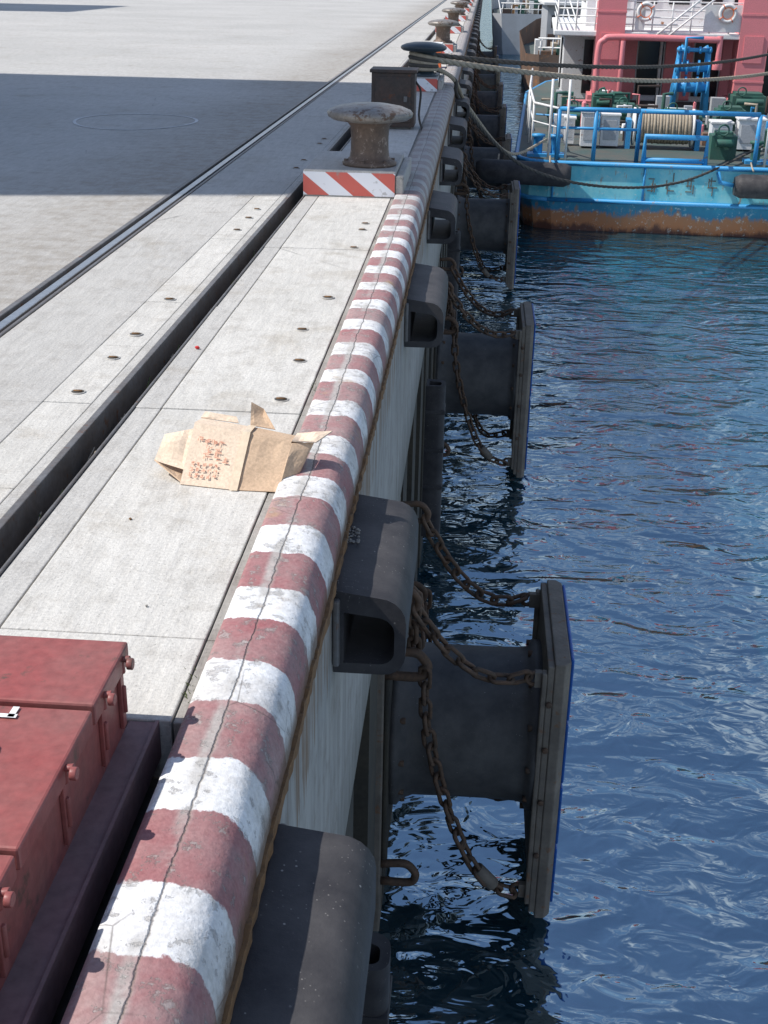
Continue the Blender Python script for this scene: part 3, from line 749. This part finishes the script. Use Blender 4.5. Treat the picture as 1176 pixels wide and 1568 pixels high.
# ---------------------------------------------------------------- distant boats
def boat(name,x,y,rz,L,W,col,sup,zt_=-1.9,hs=1.):
    r=empty(name,(x,y,0),rz)
    o=[(-W/2*.8,0),(-W/2,.8),(-W/2,L*.6),(-W/2*.6,L*.85),(0,L)]; o=o+[(-a,b_) for a,b_ in o[:-1][::-1]]
    vs=[];fs=[];n=len(o)
    for z,sx in ((-4.6,.88),(-3.6,.96),(zt_,1.03)):
        for a,b_ in o: vs.append((a*sx,b_,z+(b_/L)**2*1.2*(1 if z>-3 else 0)))
    for q in range(2):
        for i in range(n): fs.append((q*n+i,q*n+(i+1)%n,(q+1)*n+(i+1)%n,(q+1)*n+i))
    b=MB(); b.add(vs,fs,col); b.add([(a*.97,b_,zt_-.35) for a,b_ in o],[tuple(range(n))],'deck'); b.obj('hull',r)
    b=MB(); b.box(-W*.3,W*.3,L*.3,L*.6,zt_-.35,zt_+2*hs,sup); b.box(-W*.34,W*.34,L*.28,L*.62,zt_+2*hs,zt_+2.12*hs,'white'); b.box(-W*.22,W*.22,L*.36,L*.55,zt_+2.12*hs,zt_+4*hs,sup)
    b.obj('deckhouse',r)
    b=MB()
    for i in range(6): b.box(-W*.26+i*W*.09,-W*.21+i*W*.09,L*.3-.04,L*.3-.005,zt_+.9*hs,zt_+1.5*hs,'glass'); b.box(-W*.2+i*W*.065,-W*.16+i*W*.065,L*.36-.04,L*.36-.005,zt_+2.8*hs,zt_+3.4*hs,'glass')
    b.obj('windows',r)
    b=MB(); b.tube([(0,L*.45,zt_+4*hs),(0,L*.45,zt_+9*hs)],.1,'white',8); b.tube([(0,L*.15,zt_-.4),(0,L*.15,zt_+5)],.1,'white',8); b.tube([(0,L*.15,zt_+4),(W*.4,-.3,zt_+2)],.07,'white',8)
    for i in range(9): b.tube([(-W*.4+i*W*.1,.2,zt_-.3),(-W*.4+i*W*.1,.2,zt_+.7)],.04,'white',6)
    b.tube([(-W*.42,.2,zt_+.7),(W*.42,.2,zt_+.7)],.05,'white',6); b.tube([(-W*.42,.2,zt_+.3),(W*.42,.2,zt_+.3)],.04,'white',6)
    for i in range(12):
        xx=random.uniform(-W*.42,W*.42); b.tube([(xx,random.uniform(0,3),zt_-.3),(xx+random.uniform(-1,1),random.uniform(3,6),zt_+random.uniform(.8,3.5))],.04,random.choice(['white','grey','rope']),6)
    for i in range(40): 
        xx=random.uniform(-W*.44,W*.36); y0=random.random()*4; b.box(xx,xx+random.uniform(.2,.8),y0,y0+random.uniform(.3,1.5),zt_-.35,zt_+random.uniform(-.1,.9),random.choice(['brownhull','grey','shipgreen','white','rust','boxdark','rope']))
    b.obj('masts_rails_and_gear',r)
boat('fishing_boat',4.9,62,0,24,5.6,'brownhull','grey')
boat('cargo_boat',3.9,98,0,40,6.5,'grey','grey',-1.2,1.)
boat('harbour_tug',14.5,74,-.05,26,8,'shipgreen','white',-1.6,1.2)
# ---------------------------------------------------------------- water
k=NT('harbour_water')
m1=k.map((1,1.7,1),(0,0,.35)); m2=k.map((1,1.5,1),(0,0,-.4))
w1=k.noise(1.0,2,.45,m1,.8); w2=k.noise(3.0,2,.45,m2,1.2); w3=k.noise(.4,1,.5,m1)
hh=k.math('ADD',k.math('MULTIPLY',w1,.66),k.math('ADD',k.math('MULTIPLY',w2,.15),k.math('MULTIPLY',w3,.6)))
bn=k.n.new('ShaderNodeBump'); k.l.new(hh,bn.inputs['Height']); bn.inputs['Strength'].default_value=1; bn.inputs['Distance'].default_value=.16
k.n.remove(k.b)
df=k.n.new('ShaderNodeBsdfDiffuse'); df.inputs[0].default_value=(.010,.045,.062,1)
gl=k.n.new('ShaderNodeBsdfGlossy'); gl.inputs[0].default_value=(.74,.90,1,1); gl.inputs['Roughness'].default_value=.02
fr=k.n.new('ShaderNodeFresnel'); fr.inputs[0].default_value=6.5
for a in (gl,fr): k.l.new(bn.outputs[0],a.inputs['Normal'])
mx=k.n.new('ShaderNodeMixShader'); k.l.new(fr.outputs[0],mx.inputs[0]); k.l.new(df.outputs[0],mx.inputs[1]); k.l.new(gl.outputs[0],mx.inputs[2])
k.l.new(mx.outputs[0],k.n['Material Output'].inputs[0]); M['water']=k.m
b=MB(); b.add([(-.9,-60,WZ),(900,-60,WZ),(900,900,WZ),(-.9,900,WZ)],[(0,1,2,3)],'water'); b.obj('harbour_water',recalc=False)
# ---------------------------------------------------------------- light
d=Vector((.62,.12,-.775)).normalized()
sun=bpy.data.lights.new('sun','SUN'); sun.energy=5.0; sun.angle=math.radians(.5); sun.color=(1,.965,.91)
so=bpy.data.objects.new('sun',sun); S.collection.objects.link(so); so.rotation_euler=d.to_track_quat('-Z','Y').to_euler(); so.location=(-10,-3,20)
W=bpy.data.worlds.new('World'); S.world=W; W.use_nodes=True
nt=W.node_tree; sky=nt.nodes.new('ShaderNodeTexSky'); sky.sky_type='NISHITA'; sky.sun_disc=False
sky.sun_elevation=math.asin(-d.z); sky.sun_rotation=math.atan2(-d.x,-d.y)%(2*math.pi)
sky.dust_density=.7; sky.ozone_density=2.0
tc=nt.nodes.new('ShaderNodeTexCoord'); mp=nt.nodes.new('ShaderNodeMapping'); mp.inputs['Scale'].default_value=(1,1,2.4)
nt.links.new(tc.outputs['Generated'],mp.inputs[0])
nz=nt.nodes.new('ShaderNodeTexNoise'); nz.inputs['Scale'].default_value=3.2; nz.inputs['Detail'].default_value=7; nz.inputs['Roughness'].default_value=.6
nt.links.new(mp.outputs[0],nz.inputs['Vector'])
cr=nt.nodes.new('ShaderNodeValToRGB'); cr.color_ramp.elements[0].position=.45; cr.color_ramp.elements[1].position=.57
nt.links.new(nz.outputs['Fac'],cr.inputs[0])
sp=nt.nodes.new('ShaderNodeSeparateXYZ'); nt.links.new(tc.outputs['Generated'],sp.inputs[0])
er=nt.nodes.new('ShaderNodeValToRGB'); e=er.color_ramp.elements; e[0].position=0; e[0].color=(.5,.5,.5,1); e[1].position=.62; e[1].color=(0,0,0,1); q=e.new(.38); q.color=(.9,.9,.9,1)
nt.links.new(sp.outputs[2],er.inputs[0])
ml=nt.nodes.new('ShaderNodeMath'); ml.operation='MULTIPLY'; nt.links.new(cr.outputs[0],ml.inputs[0]); nt.links.new(er.outputs[0],ml.inputs[1])
mi=nt.nodes.new('ShaderNodeMix'); mi.data_type='RGBA'; nt.links.new(ml.outputs[0],mi.inputs[0]); nt.links.new(sky.outputs[0],mi.inputs[6]); mi.inputs[7].default_value=(6.2,6.4,6.9,1)
nt.links.new(mi.outputs[2],nt.nodes['Background'].inputs[0]); nt.nodes['Background'].inputs[1].default_value=.15
# ---------------------------------------------------------------- camera
ps,th,ro=math.radians(3.86),math.radians(23.65),.02
F=Vector((-math.sin(ps)*math.cos(th),math.cos(ps)*math.cos(th),-math.sin(th)))
R=Vector((math.cos(ps),math.sin(ps),0)); U=R.cross(F)
R2=R*math.cos(ro)+U*math.sin(ro); U2=U*math.cos(ro)-R*math.sin(ro)
cam=bpy.data.cameras.new('camera'); co=bpy.data.objects.new('camera',cam); S.collection.objects.link(co)
co.matrix_world=Matrix(((R2.x,U2.x,-F.x,-.035),(R2.y,U2.y,-F.y,0),(R2.z,U2.z,-F.z,1.65),(0,0,0,1)))
cam.sensor_fit='VERTICAL'; cam.sensor_height=36; cam.lens=36*1900/1568; cam.clip_start=.05; cam.clip_end=3000
S.camera=co
